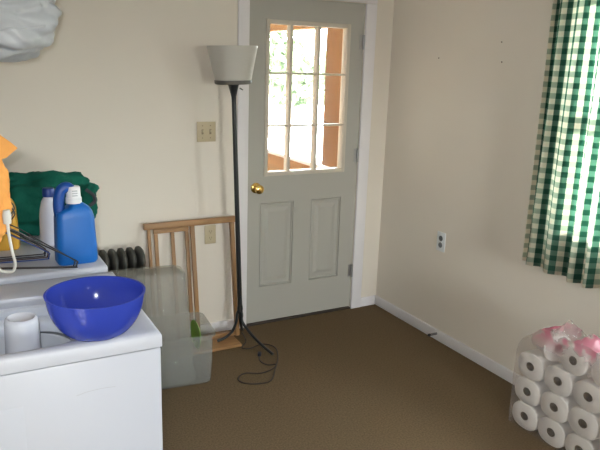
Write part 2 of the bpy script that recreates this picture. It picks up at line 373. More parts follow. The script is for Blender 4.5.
# ------------------------------------------------------------------ curtain window and added rear fill window
def window(name, axis, a0, a1, z0, z1, pos, label, casing=True):
    """axis 'y': window in a wall of constant x; axis 'x': in a wall of constant y"""
    r = empty(name, (pos if axis == 'y' else (a0+a1)/2, (a0+a1)/2 if axis == 'y' else pos, z0)); tag(r, label, 'window', kind='structure')
    o0 = r.location.copy(); s = 1 if axis == 'y' else -1
    def wb(bm, a, d, z, A, D, Z, bev=.003):
        if axis == 'y': lo, hi = (pos+min(d, D), a, z), (pos+max(d, D), A, Z)
        else: lo, hi = (a, pos+min(-d, -D), z), (A, pos+max(-d, -D), Z)
        box(bm, Vector(lo)-o0, Vector(hi)-o0, bev)
    bm = B(); f = .045
    wb(bm, a0, .03, z0, a0+f, .10, z1); wb(bm, a1-f, .03, z0, a1, .10, z1); wb(bm, a0+f, .03, z0, a1-f, .10, z0+f); wb(bm, a0+f, .03, z1-f, a1-f, .10, z1); zm = (z0+z1)/2
    wb(bm, a0+f, .03, zm-.025, a1-f, .10, zm+.025); obj('window_frame', bm, M['trim'], r)
    for A, Z in ((z0+f, zm-.025), (zm+.025, z1-f)):
        bm = B(); wb(bm, a0+f, .06, A, a1-f, .064, Z, 0); obj('pane', bm, M['glass'], r, smooth=0)
    bm = B(); wb(bm, a0-.06, -.022, z0-.03, a1+.06, .03, z0); obj('window_sill', bm, M['trim'], r)
    if casing:
        bm = B(); c = .06
        wb(bm, a0-c, -.016, z0, a0, 0, z1+c); wb(bm, a1, -.016, z0, a1+c, 0, z1+c); wb(bm, a0, -.016, z1, a1, 0, z1+c); obj('window_casing', bm, M['trim'], r)
    return r
window('window_1', 'y', WY0, WY1, WZ0, WZ1, 0.0, 'bright window behind the green checked curtain')
window('added_fill_window', 'x', FX0, FX1, FZ0, FZ1, ROOM_F, 'added unseen window behind the photographer, giving fill light')  # unseen window added for general fill light

# curtain
def curtain(y0, y1, x, ztop, zbot):
    r = empty('curtain', (x, (y0+y1)/2, zbot)); o0 = r.location
    N, K = 260, 60; L = 0.0; bm = B(); uvl = bm.loops.layers.uv.new('UVMap'); cols = []; prev = None
    def xo(s, t):   # fold depth; deeper towards the hem
        ph = s*58+0.5*math.sin(s*17)
        return (0.011+0.017*t)*math.sin(ph)+(0.008+.006*t)*math.sin(s*23+1.3)+(.006*t)*math.sin(ph*.5+t*2)
    U = []
    for i in range(N+1):
        s = (y1-y0)*i/N; p = Vector((xo(abs(s), .6), s, 0))
        if prev is not None: L += (p-prev).length
        prev = p; U.append(L)
    for i in range(N+1):
        s = (y1-y0)*i/N; col = []
        for k in range(K+1):
            t = 1-k/K
            z = zbot+(ztop-zbot)*k/K + (.008*math.sin(abs(s)*14+.4)-.012*max(0, abs(s)-.05)*0)*(t**4)
            y = y0+s+ .012*(1-2*i/N)*t*(1 if i/N < .5 else 1)
            col.append(bm.verts.new((xo(abs(s), t), y-o0.y, z-zbot)))
        cols.append(col)
    for i in range(N):
        for k in range(K):
            f = bm.faces.new((cols[i][k], cols[i+1][k], cols[i+1][k+1], cols[i][k+1]))
            for lp, (a, b) in zip(f.loops, ((i, k), (i+1, k), (i+1, k+1), (i, k+1))):
                lp[uvl].uv = (U[a]/.058+.1, (ztop-zbot)*b/K/.0505+.15)
    c = obj('cloth', bm, M['gingham'], r, smooth=0)
    for p in c.data.polygons: p.use_smooth = True
    sd = c.modifiers.new('thick', 'SOLIDIFY'); sd.thickness = .0012
    return r
cu = curtain(-1.335, -2.02, -.075, 2.17, .708); tag(cu, 'green and cream checked curtain hanging in folds over the bright window', 'curtain')
bm = B(); tube(bm, [(-.075, -1.25, 2.185), (-.075, -2.75, 2.185)], .011, 12); lathe(bm, [(0, -.02), (.02, -.012), (.024, 0), (.02, .012), (0, .02)], seg=16, mtx=Matrix.Translation((-.075, -1.245, 2.185)) @ Matrix.Rotation(math.radians(90), 4, 'X'))
box(bm, (-.08, -1.30, 2.178), (0, -1.285, 2.192)); box(bm, (-.08, -2.72, 2.178), (0, -2.705, 2.192))
tag(obj('curtain_rod', bm, M['steel']), 'thin metal rod carrying the green checked curtain', 'curtain rod')

# ------------------------------------------------------------------ porch and garden beyond the door
bm = box(B(), (-2.6, .13, -.16), (.42, 4.4, -.06)); struct('porch_floor', bm, M['porch_y'], label='wooden porch floor outside the door', cat='floor', smooth=0)
bm = box(B(), (-2.6, .13, 2.25), (.5, 4.4, 2.35)); struct('porch_ceiling', bm, M['ceil'], label='pale porch ceiling outside the door', cat='ceiling', smooth=0)
pw = empty('porch_window_wall', (.34, 2.2, -.06)); tag(pw, 'cedar porch wall with white sill, seen through the door glass', 'porch wall', kind='structure'); o0 = pw.location.copy()
def pb(name, lo, hi, mt, bev=.004): 
    b = B(); box(b, Vector(lo)-o0, Vector(hi)-o0, bev); return obj(name, b, mt, pw)
pb('knee_wall', (.31, .13, -.06), (.40, 4.4, .765), M['porch_y'])
pb('sill_board', (.24, .13, .765), (.42, 4.4, .800), M['trim'])
pb('header_beam', (.30, .13, 1.955), (.40, 4.4, 2.25), M['porch_y'])
pb('corner_post', (.27, .98, .800), (.40, 1.30, 1.955), M['porch'])
pb('post', (.30, 2.68, .800), (.40, 2.79, 1.955), M['porch']); pb('post', (.30, 4.28, .800), (.40, 4.4, 1.955), M['porch'])

bm = box(B(), (-30, -30, -.62), (30, 40, -.6)); struct('ground', bm, M['snow'], label='pale sunlit ground outdoors', cat='ground', smooth=0)
bm = box(B(), (-2.7, .13, -.16), (-2.6, 4.4, 2.25)); struct('porch_light_block_left', bm, M['ceil'], label='added unseen porch wall holding back daylight, left side', cat='wall', smooth=0)  # unseen wall added to cut daylight inside the porch
bm = box(B(), (-2.7, 4.4, -.16), (.5, 4.5, 2.35)); struct('porch_light_block_far', bm, M['ceil'], label='added unseen porch end wall holding back daylight', cat='wall', smooth=0)  # unseen end wall added to keep sky light off the cedar
def tree(x, y, h, r, label, seed):
    t = empty('tree', (x, y, -.6)); tag(t, label, 'tree', 'trees beyond the porch')
    bm = B(); tube(bm, [(0, 0, 0), (.05, 0, h*.3), (0, .05, h*.6)], [.16, .12, .07], 10); obj('trunk', bm, M['bark'], t)
    bm = B(); rnd = random.Random(seed)
    for k in range(420):
        d = Vector((rnd.gauss(0, 1), rnd.gauss(0, 1), rnd.gauss(0, 1))).normalized()*r*(rnd.random()**.35)
        c = Vector((0, 0, h*.62))+Vector((d.x, d.y, d.z*.85)); s = r*.16
        q = Vector((rnd.gauss(0, 1), rnd.gauss(0, 1), rnd.gauss(0, 1))).normalized(); a = q.orthogonal().normalized()*s; b = q.cross(a).normalized()*s*.6
        v = [bm.verts.new(c+u) for u in (-a, -b+q*s*.1, a, b+q*s*.1)]; bm.faces.new(v)
    obj('crown', bm, M['leaf'], t, smooth=0)
tree(6.0, 14.6, 3.9, 1.3, 'blurred light green tree seen at the top left of the door glass', 1)
tree(8.2, 17.2, 2.8, 1.2, 'low pale green tree seen through the middle panes of the door', 2)
tree(8.3, 13.6, 2.9, 1.2, 'light green tree seen beside the porch post, right of the middle panes', 3)

# ------------------------------------------------------------------ wall fittings
def switch_plate(name, x, z, wd, ht, n, label, cat, group=None):
    r = empty(name, (x, -.0, z)); tag(r, label, cat)
    bm = box(B(), (-wd/2, -.006, -ht/2), (wd/2, 0, ht/2), .003); obj('cover_plate', bm, M['ivory'], r)
    return r
s = switch_plate('light_switch', -1.277, 1.257, .116, .116, 2, 'ivory double light switch plate left of the floor lamp shade', 'light switch')
for dx in (-.024, .024):
    bm = B(); box(bm, (dx-.006, -.008, -.014), (dx+.006, -.005, .014), .001); obj('toggle_slot', bm, M['ivory_dark'], s)
    bm = B(); box(bm, (dx-.0045, -.018, -.002), (dx+.0045, -.006, .010), .002); obj('toggle', bm, M['ivory'], s)
    for dz in (-.035, .035):
        bm = B(); lathe(bm, [(0, 0), (.0035, 0), (.003, .0015), (0, .002)], seg=10, mtx=Matrix.Translation((dx, -.006, dz)) @ Matrix.Rotation(math.radians(90), 4, 'X')); obj('screw', bm, M['ivory_dark'], s)
s = switch_plate('power_outlet', -1.255, .640, .072, .116, 1, 'ivory power outlet on the back wall, seen through the wooden rack', 'outlet')
for dz in (-.020, .020):
    bm = B(); lathe(bm, [(0, 0), (.017, 0), (.016, .003), (0, .003)], seg=20, mtx=Matrix.Translation((0, -.005, dz)) @ Matrix.Rotation(math.radians(90), 4, 'X')); rc = obj('receptacle', bm, M['ivory'], s)
    bm = B(); box(bm, (-.008, -.0090, dz-.004), (-.005, -.0075, dz+.006)); box(bm, (.005, -.0090, dz-.004), (.008, -.0075, dz+.006)); box(bm, (-.003, -.009, dz-.012), (.003, -.0075, dz-.007)); obj('slots', bm, M['ivory_dark'], rc, smooth=0)
r = empty('power_outlet', (0, -.640, .628)); tag(r, 'white power outlet with two grey sockets on the right wall', 'outlet')
bm = box(B(), (-.006, -.037, -.060), (0, .037, .060), .003); obj('cover_plate', bm, M['plate'], r)
for dz in (-.021, .021):
    bm = B(); lathe(bm, [(0, 0), (.0175, 0), (.0165, .003), (0, .003)], seg=20, mtx=Matrix.Translation((-.005, 0, dz)) @ Matrix.Rotation(math.radians(-90), 4, 'Y')); obj('receptacle', bm, M['socket'], r)
for (y, z, lb) in ((-.972, 1.798, 'small dark nail hole high on the right wall, the upper of two near the curtain'), (-.987, 1.697, 'small dark nail hole on the right wall, the lower of two near the curtain'), (-.481, 1.713, 'small dark nail hole on the right wall nearest the corner')):
    bm = B(); lathe(bm, [(0, 0), (.0035, .0), (.003, .004), (0, .005)], c=(0, 0, 0), seg=10, mtx=Matrix.Translation((0, y, z)) @ Matrix.Rotation(math.radians(-90), 4, 'Y')); tag(obj('nail', bm, M['wirebrown']), lb, 'nail')
r = empty('door_stop', (-.014, -.688, .046)); tag(r, 'small metal spring door stop on the right baseboard', 'door stop')
bm = B(); pts = [(-.002-.055*i/80, .006*math.cos(i*.8), .006*math.sin(i*.8)) for i in range(81)]; tube(bm, pts, .0016, 6); obj('spring', bm, M['wiregrey'], r)
bm = B(); lathe(bm, [(0, 0), (.009, 0), (.009, .010), (.006, .014), (0, .014)], seg=14, mtx=Matrix.Translation((-.056, 0, 0)) @ Matrix.Rotation(math.radians(-90), 4, 'Y')); obj('tip', bm, M['black'], r)

# ------------------------------------------------------------------ washer and dryer
WX, WXB = -2.135, -2.84
def washer():
    y0, y1, zt = -1.98, -1.41, .949
    r = empty('washing_machine', ((WX+WXB)/2, (y0+y1)/2, 0)); o = r.location.copy(); tag(r, 'white top loading washing machine with open lid, blue bowl on its top', 'washing machine')
    bm = box(B(), Vector((WXB+.004, y0+.004, .02))-o, Vector((WX-.002, y1-.004, zt-.048))-o, .006)
    bm.faces.ensure_lookup_table(); zm_ = max(v.co.z for v in bm.verts); bmesh.ops.delete(bm, geom=[f for f in bm.faces if f.calc_center_median().z > zm_-.0005], context='FACES_ONLY'); obj('cabinet', bm, M['enamel'], r)
    for x in (WXB+.06, WX-.06):
        for y in (y0+.06, y1-.06):
            bm = B(); lathe(bm, [(0, 0), (.02, 0), (.02, .012), (.008, .012), (.008, .022), (0, .022)], c=(x-o.x, y-o.y, 0), seg=14); obj('foot', bm, M['black'], r)
    # top with a rounded opening
    cx, cy, rx, ry = -2.490, -1.757, .200, .192
    outer = [(p[0]+(WX+WXB)/2, p[1]+(y0+y1)/2) for p in rrect((WX-WXB)/2, (y1-y0)/2, .014, 8)]
    nO = 96
    def sup(a, rx, ry): 
        c, s_ = math.cos(a), math.sin(a); k = 2/3.2
        return (cx+rx*math.copysign(abs(c)**k, c), cy+ry*math.copysign(abs(s_)**k, s_))
    def ray_out(a):   # matching point on the outer rectangle
        d = Vector((math.cos(a)*rx, math.sin(a)*ry)).normalized(); best = 1e9
        for lim, q, dd in ((WX, cx, d.x), (WXB, cx, d.x), (y1, cy, d.y), (y0, cy, d.y)):
            if abs(dd) > 1e-6:
                t = (lim-q)/dd
                if t > 0: best = min(best, t)
        return cx+d.x*best, cy+d.y*best
    A = [2*math.pi*k/nO for k in range(nO)]
    cang = [math.atan2((yy-cy)/ry, (xx-cx)/rx) % (2*math.pi) for xx in (WX, WXB) for yy in (y0, y1)]
    for ca in cang:
        k = min(range(nO), key=lambda i: abs(A[i]-ca)); A[k] = ca
    def ins(p, e, z):   # outer ring moved in by e
        return (min(max(p[0], WXB+e), WX-e), min(max(p[1], y0+e), y1-e), z)
    op = [ray_out(a) for a in A]
    secs = [[ins(p, .004, zt-.046) for p in op], [ins(p, 0, zt-.044) for p in op], [ins(p, 0, zt-.012) for p in op], [ins(p, .004, zt-.004) for p in op], [ins(p, .012, zt) for p in op],
            [(*sup(a, rx+.012, ry+.012), zt) for a in A], [(*sup(a, rx+.004, ry+.004), zt-.003) for a in A], [(*sup(a, rx, ry), zt-.012) for a in A], [(*sup(a, rx, ry), zt-.030) for a in A]]
    bm = B(); loft(bm, [[Vector(p)-o for p in s_] for s_ in secs], False, False); obj('top_deck', bm, M['enamel'], r, smooth=40)
    bm = B(); loft(bm, [[Vector((*sup(a, rx-e, ry-e), z))-o for a in A] for e, z in ((-.012, zt-.028), (.006, zt-.030), (.012, zt-.034), (.014, zt-.050), (.004, zt-.054), (.004, zt-.062), (.030, zt-.068), (.036, zt-.075), (.038, zt-.10))], False, False); obj('tub_ring', bm, M['tubring'], r, smooth=40)
    bm = B(); lathe(bm, [(.200, zt-.11), (.172, zt-.105), (.165, zt-.115), (.165, zt-.40), (.15, zt-.43), (0, zt-.43)], c=(cx-o.x, cy-o.y, 0), seg=48, sx=1.0); obj('basket', bm, M['tub'], r)
    bm = B(); ax, ay = -2.463-o.x, -1.76-o.y; zt2 = .962
    lathe(bm, [(.12, zt-.43), (.075, zt-.40), (.052, zt-.3), (.0465, zt-.1), (.0435, zt2-.012), (.041, zt2-.003), (.036, zt2), (.031, zt2-.003), (.026, zt2-.010), (0, zt2-.013)], c=(ax, ay, 0), seg=40); obj('agitator', bm, M['agit'], r, smooth=50)
    # lid folded back against the control console
    bm = box(B(), Vector((-2.735, -1.95, zt+.004))-o, Vector((-2.715, -1.45, zt+.42))-o, .008); obj('lid', bm, M['enamel'], r)
    bm = B(); box(bm, Vector((WXB, y0+.01, zt-.002))-o, Vector((-2.745, y1-.01, zt+.15))-o, .015, 3); cs = obj('control_console', bm, M['enamel'], r)
    # faint pressed outline and scuffs on the side panel
    bm = B(); box(bm, Vector((-2.80, y0+.0034, .30))-o, Vector((-2.488, y0+.006, .808))-o, .0005, 2); obj('pressed_panel', bm, M['enamel'], r)
    bm = B(); tube(bm, [Vector(p)-o for p in spline([(-2.362, y0+.0042, .808), (-2.33, y0+.0042, .8135), (-2.295, y0+.0042, .8145), (-2.262, y0+.0042, .8125)], 6)], .0007, 6); obj('scuff_mark', bm, M['enamel_mark'], r)
washer()
def dryer():
    y0, y1, zt = -1.402, -.78, .965; x1 = -2.150
    r = empty('clothes_dryer', ((x1+WXB)/2, (y0+y1)/2, 0)); o = r.location.copy(); tag(r, 'white clothes dryer against the left wall with laundry bottles on top', 'dryer')
    bm = box(B(), Vector((WXB+.004, y0+.004, .02))-o, Vector((x1-.004, y1-.004, zt-.040))-o, .006); obj('cabinet', bm, M['enamel'], r)
    bm = box(B(), Vector((WXB, y0, zt-.038))-o, Vector((x1, y1, zt))-o, .010, 3); obj('top_panel', bm, M['enamel'], r)
    for x in (WXB+.06, x1-.06):
        for y in (y0+.06, y1-.06):
            bm = B(); lathe(bm, [(0, 0), (.02, 0), (.02, .012), (.008, .012), (.008, .022), (0, .022)], c=(x-o.x, y-o.y, 0), seg=14); obj('foot', bm, M['black'], r)
    bm = box(B(), Vector((x1-.003, y0+.09, .30))-o, Vector((x1+.012, y1-.09, .78))-o, .008); d = obj('door', bm, M['enamel'], r)
    bm = box(B(), Vector((x1+.011, y1-.13, .50))-o, Vector((x1+.022, y1-.11, .60))-o, .004); obj('handle', bm, M['enamel'], d)
    bm = box(B(), Vector((WXB, y0+.01, zt-.002))-o, Vector((-2.745, y1-.01, zt+.14))-o, .015, 3); obj('control_console', bm, M['enamel'], r)
dryer()
ZD = .965
# blue bowl
def bowl():
    r = empty('mixing_bowl', (-2.292, -1.922, .949)); tag(r, 'translucent blue plastic bowl standing on the washing machine', 'bowl')
    H = .113
    prof = [(0, .0015), (.046, .0015), (.050, .0)]
    n = 14
    for k in range(n+1):
        t = k/n; prof.append((.052+(.124-.052)*math.sin(t*math.pi/2)**.85 if t > 0 else .053, H*(1-math.cos(t*math.pi/2))**.80+.001 if t > 0 else .001))
    prof += [(.127, H+.001), (.127, H+.004), (.123, H+.004)]
    inner = [(max(a-.0025, 0), b+.0025) for a, b in prof[3:-3]][::-1]
    prof += inner + [(0, .004)]
    bm = B(); lathe(bm, prof, seg=64); obj('bowl_wall', bm, M['bowl'], r, smooth=50)
    r.rotation_euler = (0, 0, 0)
bowl()

# ------------------------------------------------------------------ bottles
def jug(name, loc, rz, label, m_body, m_handle, m_cap, w_=.135, d_=.085, h_=.285):
    r = empty(name, loc, rz); tag(r, label, 'bottle')
    bm = B(); secs = []
    for z, fx0, fx1, fd in ((0, -.47, .47, .9), (.008, -.5, .5, 1), (h_*.12, -.5, .5, 1), (h_*.56, -.47, .46, .98), (h_*.63, -.45, .42, .93), (h_*.68, -.20, .36, .85), (h_*.715, -.12, .26, .7), (h_*.74, -.08, .18, .55)):
        hx = (fx1-fx0)*w_/2; cxx = (fx1+fx0)*w_/2; hy = d_*fd/2
        secs.append([(cxx+p[0], p[1], z) for p in rrect(hx, hy, min(hx, hy)*.55, 6)])
    loft(bm, secs); obj('bottle_body', bm, m_body, r, smooth=50)
    bm = B(); tube(bm, spline([(-w_*.34, 0, h_*.58), (-w_*.36, 0, h_*.72), (-w_*.31, 0, h_*.87), (-w_*.16, 0, h_*.925), (-w_*.03, 0, h_*.86), (w_*.01, 0, h_*.70)], 8), [.019]*41, 12); obj('handle', bm, m_handle, r, smooth=60)
    bm = B(); zc = h_*.735; cxx = w_*.0
    n = 40; rings = []
    lathe(bm, [(0, zc), (.0265, zc), (.0265, zc+.018), (.024, zc+.020), (.0225, zc+.054), (.020, zc+.057), (0, zc+.057)], c=(cxx, -.004, 0), seg=36); cp = obj('cap', bm, m_cap, r, smooth=40)
    return r, cxx, zc
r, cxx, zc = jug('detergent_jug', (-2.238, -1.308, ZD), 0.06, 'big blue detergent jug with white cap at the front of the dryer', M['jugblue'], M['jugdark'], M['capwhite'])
cp = [c for c in r.children if c.name.startswith('cap')][0]
bm = B()
for dz in (.028, .036, .044):
    box(bm, (cxx-.009, -.0287, zc+dz-.002), (cxx+.009, -.0262, zc+dz+.002), .0005)
obj('cap_print', bm, M['caplabel'], cp)
jug('detergent_jug', (-2.455, -1.045, ZD), -.15, 'amber yellow bottle with looped handle, behind the orange bag', M['amber'], M['amber'], M['amber'], .12, .08, .265)
r = empty('bleach_bottle', (-2.292, -1.05, ZD)); tag(r, 'slim white bottle with navy cap left of the blue jug', 'bottle'); r.rotation_euler = (0, math.radians(2), 0)
bm = B(); lathe(bm, [(0, 0), (.031, 0), (.034, .004), (.034, .11), (.032, .135), (.026, .165), (.017, .182), (.016, .186), (0, .186)], seg=28); obj('bottle_body', bm, M['bottlewhite'], r)
bm = B(); lathe(bm, [(0, .184), (.0215, .184), (.0215, .212), (.019, .216), (0, .216)], seg=24); obj('cap', bm, M['navy'], r)

# ------------------------------------------------------------------ wire coat hangers in a bundle on the dryer
def hanger(loc, tilt, rz, mt, label, w2=.205, h2=.13, sag=0):
    r = empty('coat_hanger', loc, rz); r.rotation_euler = (tilt, 0, rz); tag(r, label, 'coat hanger', 'wire hangers on the dryer')
    rr = .0021; q = .018
    pts = [(-w2+q, 0, 0), (0, 0, -sag), (w2-q, 0, 0), (w2-.003, 0, .004), (w2, 0, .014), (w2-.006, 0, .026), (.10, 0, .026+(h2-.026)*.55), (.018, 0, h2), (-.018, 0, h2), (-.10, 0, .026+(h2-.026)*.55), (-w2+.006, 0, .026), (-w2, 0, .014), (-w2+.003, 0, .004)]
    bm = B(); tube(bm, [p+Vector((0, 0, rr)) for p in spline(pts, 5, True)], rr, 8, closed=True); obj('wire_frame', bm, mt, r, smooth=60)
    bm = B(); tube(bm, spline([(0, 0, h2-.002), (0, .001, h2+.03), (.012, 0, h2+.045), (.022, 0, h2+.062), (.012, 0, h2+.082), (-.006, 0, h2+.083), (-.018, 0, h2+.068)], 6), rr, 8); obj('hook', bm, mt, r, smooth=60)
HG = [(-2.449, -1.321, -.06, -.33, 'wire', 'black wire coat hanger at the very front of the bundle', .21, .125), (-2.453, -1.316, -.08, -.33, 'wiregrey', 'grey wire coat hanger, second from the front of the bundle', .212, .13),
      (-2.451, -1.310, -.10, -.33, 'wire', 'black wire coat hanger in the middle of the bundle before the blue one', .205, .14), (-2.520, -1.235, -.05, -.10, 'wireblue', 'blue coated coat hanger in the bundle on the dryer', .20, .13),
      (-2.526, -1.215, -.06, -.09, 'wirebrown', 'brown wire coat hanger just behind the blue one', .205, .132), (-2.532, -1.195, -.05, -.10, 'wire', 'black wire coat hanger, second from the back of the bundle', .205, .135), (-2.526, -1.172, -.03, -.08, 'wire', 'black wire coat hanger at the back of the bundle', .20, .14)]
for x, y, t, rz, mt, lb, w2, h2 in HG: hanger((x, y, ZD+.0005), t, rz, M[mt], lb, w2, h2)

# ------------------------------------------------------------------ cloths and bags
def lump(bm, c, rad, seed, amp=.2, fr=2.2, sub=5, zmin=None, fold=None, power=1.0):
    r = bmesh.ops.create_icosphere(bm, subdivisions=sub, radius=1)
    for v in r['verts']:
        d = v.co.normalized(); q = d+Vector((seed, seed*.7, -seed))
        k = 1+amp*fbm(q, fr, 5)*.6 - amp*.45*abs(noise.noise(q*fr*1.7))
        if fold: k += fold(d)
        p = Vector((d.x*rad[0], d.y*rad[1], d.z*rad[2]))*k+Vector(c)
        if zmin is not None and p.z < zmin: p.z = zmin+ (p.z-zmin)*.02
        v.co = p
    return bm
# dark green cloth bag on the far end of the dryer
r = empty('cloth_bag', (-2.33, -.885, ZD)); tag(r, 'dark green crumpled cloth bag at the back of the dryer', 'bag')
bm = B(); lump(bm, (.0, 0, .125), (.245, .095, .135), 3.1, .35, 2.0, 5, .003, fold=lambda d: .10*max(0, d.x)*max(0, d.z)-.05*max(0, -d.z))
obj('bag_body', bm, M['green'], r, smooth=80)
bm = B(); lump(bm, (.205, -.06, .125), (.036, .022, .075), 8.3, .5, 2.2, 4); obj('drooping_corner', bm, M['green'], r, smooth=80)
bm = B(); tube(bm, spline([(.195, -.080, .185), (.222, -.090, .160), (.225, -.088, .135), (.205, -.088, .120)], 6), .007, 8); obj('strap', bm, M['black'], r, smooth=60)

# shelf over the machines with the white plastic bag on it
sh = empty('wall_shelf', (ROOM_L, -1.0, 1.635)); tag(sh, 'white shelf on the left wall above the machines', 'shelf')
bm = box(B(), (0, -.85, .0), (.36, .75, .02), .003); obj('shelf_board', bm, M['trim'], sh)
for y in (-.7, .6):
    bm = B(); box(bm, (0, y-.012, -.26), (.014, y+.012, 0)); box(bm, (0, y-.012, -.014), (.32, y+.012, 0)); tube(bm, [(.012, y, -.24), (.30, y, -.012)], .007, 8); obj('bracket', bm, M['trim'], sh)
bm = B(); tube(bm, spline([(.30, -.375, .005), (.32, -.375, -.03), (.40, -.375, -.035), (.415, -.375, -.062), (.43, -.375, -.05)], 6), .004, 8); obj('hook', bm, M['steel'], sh)
r = empty('plastic_bag', (-2.485, -.80, 1.655)); tag(r, 'crumpled white plastic bag at the top left above the machines', 'bag')
bm = B()
def bag_shape(bm, seed):
    r_ = bmesh.ops.create_icosphere(bm, subdivisions=6, radius=1)
    for v in r_['verts']:
        d = v.co.normalized(); p_ = 3.6
        k = 1/((abs(d.x)**p_+abs(d.y)**p_+abs(d.z)**p_)**(1/p_))
        q_ = d+Vector((seed, -seed, seed))
        cr = abs(noise.noise(Vector((q_.x*1.6+q_.z*1.1, q_.y*2.0, q_.z*3.4-q_.x*1.3))))
        cr2 = abs(noise.noise(Vector((q_.x*4.5-q_.z*2.0, q_.y*5.0, q_.z*6.0+q_.x*2.5))))
        k *= .86+.22*cr+.06*cr2+.06*noise.noise(q_*1.3)
        v.co = Vector((d.x*.315*k, d.y*.19*k, d.z*.19*k+.172))
bag_shape(bm, 4.3)
for v in bm.verts:      # flat where it rests on the shelf, sagging past the edge
    if v.co.z < .003 and v.co.x < -.085: v.co.z = .003+(v.co.z)*.02
from mathutils.bvhtree import BVHTree
tree_ = BVHTree.FromBMesh(bm); seam = []
for k in range(25):
    t_ = k/24; q_ = Vector((.04+.20*t_, -1, .062+.055*t_+.010*math.sin(t_*5))); h_ = tree_.ray_cast(q_, Vector((0, 1, 0)))
    if h_[0] is not None: seam.append(h_[0]+Vector((0, .001, 0)))
obj('bag_body', bm, M['bagwhite'], r, smooth=80)
bm = B(); tube(bm, seam, .0045, 8); obj('seam_fold', bm, M['bagwhite'], r, smooth=80)

# orange cloth bag hanging from the shelf hook
r = empty('drawstring_bag', (-2.515, -1.375, 1.047)); tag(r, 'orange cloth bag with white cord hanging at the left edge', 'bag')
bm = B(); lump(bm, (-.005, 0, .15), (.084, .036, .16), 1.7, .35, 1.8, 5, fold=lambda d: .15*max(0, d.z)-.16*max(0, -d.z)*max(0, d.x)); obj('bag_body', bm, M['orange'], r, smooth=80)
bm = B()
def flap(pts, th):
    a = [bm.verts.new((x, -th+yy, z)) for x, yy, z in pts]; b = [bm.verts.new((x, th+yy, z)) for x, yy, z in pts]; n = len(pts)
    bm.faces.new(a); bm.faces.new(b[::-1])
    for k in range(n): bm.faces.new((a[k], b[k], b[(k+1) % n], a[(k+1) % n]))
flap([(-.07, 0, .26), (.01, -.01, .278), (.058, -.022, .298), (.072, -.024, .302), (.106, -.026, .331), (.088, -.024, .349), (.06, -.02, .372), (.02, 0, .415), (-.03, 0, .45), (-.08, 0, .44)], .006)
bmesh.ops.subdivide_edges(bm, edges=bm.edges, cuts=2, use_grid_fill=True)
obj('top_flap', bm, M['orange'], r, smooth=60)
bm = B(); tube(bm, spline([(-.03, 0, .42), (-.02, 0, .47), (-.005, 0, .52), (-.0, 0, .530)], 6), .006, 8); tube(bm, spline([(-.05, 0, .42), (-.04, 0, .47), (-.015, 0, .52), (-.0, 0, .530)], 6), .006, 8); obj('strap', bm, M['orange'], r)
bm = B(); tube(bm, spline([(.060, -.030, .112), (.062, -.031, .06), (.068, -.030, .00), (.0735, -.030, -.035), (.066, -.030, -.062), (.045, -.030, -.062), (.026, -.030, -.05), (.02, -.030, .0), (.03, -.030, .09)], 8), .0048, 10); cd = obj('cord_loop', bm, M['cordwhite'], r, smooth=60)
bm = B(); lathe(bm, [(0, 0), (.012, .002), (.013, .03), (.010, .045), (0, .047)], c=(.060, -.036, .095), seg=14); obj('cord_toggle', bm, M['cordwhite'], cd)

# ------------------------------------------------------------------ radiator
r = empty('radiator', (-1.945, -.135, 0)); tag(r, 'dark cast iron radiator against the back wall behind the tubs', 'radiator')
for k in range(8):
    x = .225-.0485*k; bm = B()
    ring = lambda z, hy, hx: [(x+hx*math.cos(2*math.pi*i/20), hy*math.copysign(abs(math.sin(2*math.pi*i/20))**.7, math.sin(2*math.pi*i/20)), z) for i in range(20)]
    loft(bm, [ring(z, hy, hx) for z, hy, hx in ((.0, .03, .010), (.06, .05, .014), (.075, .085, .018), (.11, .092, .021), (.13, .085, .0155), (.54, .085, .0155), (.57, .092, .021), (.61, .085, .020), (.635, .06, .016), (.645, .03, .009))])
    obj('radiator_section', bm, M['radiator'], r, smooth=50)
bm = B(); tube(bm, [(.245, 0, .585), (-.13, 0, .585)], .017, 14); obj('manifold', bm, M['radiator'], r)
bm = B(); tube(bm, [(.245, 0, .095), (-.13, 0, .095)], .017, 14); obj('manifold', bm, M['radiator'], r)

# ------------------------------------------------------------------ wooden rack leaning by the door
r = empty('drying_rack', (-1.39, -.150, .022)); tag(r, 'honey coloured wooden slatted rack leaning on the wall beside the door', 'rack')
th = math.atan2(.105, .735); r.rotation_euler = (-th, 0, 0)
def rb(name, lo, hi, mt, bev=.003):
    b = B(); box(b, lo, hi, bev); return obj(name, b, mt, r)
H = .738
rb('top_rail', (-.280, -.018, H-.036), (.278, .016, H), M['oak_x'])
rb('upright', (-.262, -.012, 0.0), (-.244, .010, H-.036), M['oak_z']); rb('upright', (.240, -.014, 0.0), (.266, .012, H-.036), M['oak_z'])
rb('upright', (-.010, -.014, 0.0), (.016, .006, H-.036), M['oak_z'])
rb('lower_rail', (-.262, -.010, .0), (.266, .008, -.02+.02+.0) if False else (-.244, -.010, .004), (.240, .008, .03), M['oak_x']) if False else rb('lower_rail', (-.244, -.010, .004), (.240, .008, .030), M['oak_x'])
rb('inner_rail', (-.222, .012, H-.066), (-.012, .028, H-.040), M['oak_x'])
rb('slat', (-.220, .010, .03), (-.198, .026, H-.066), M['oak_z']); rb('slat', (-.122, .010, .03), (-.100, .026, H-.066), M['oak_z']); rb('slat', (-.036, .010, .03), (-.014, .026, H-.066), M['oak_z'])
b = B(); box(b, (-.275, -.124, -.020), (.232, .105, -.002), .003)
bo = obj('base_board', b, M['oak_x'], r); bo.matrix_parent_inverse = Matrix.Rotation(th, 4, 'X')

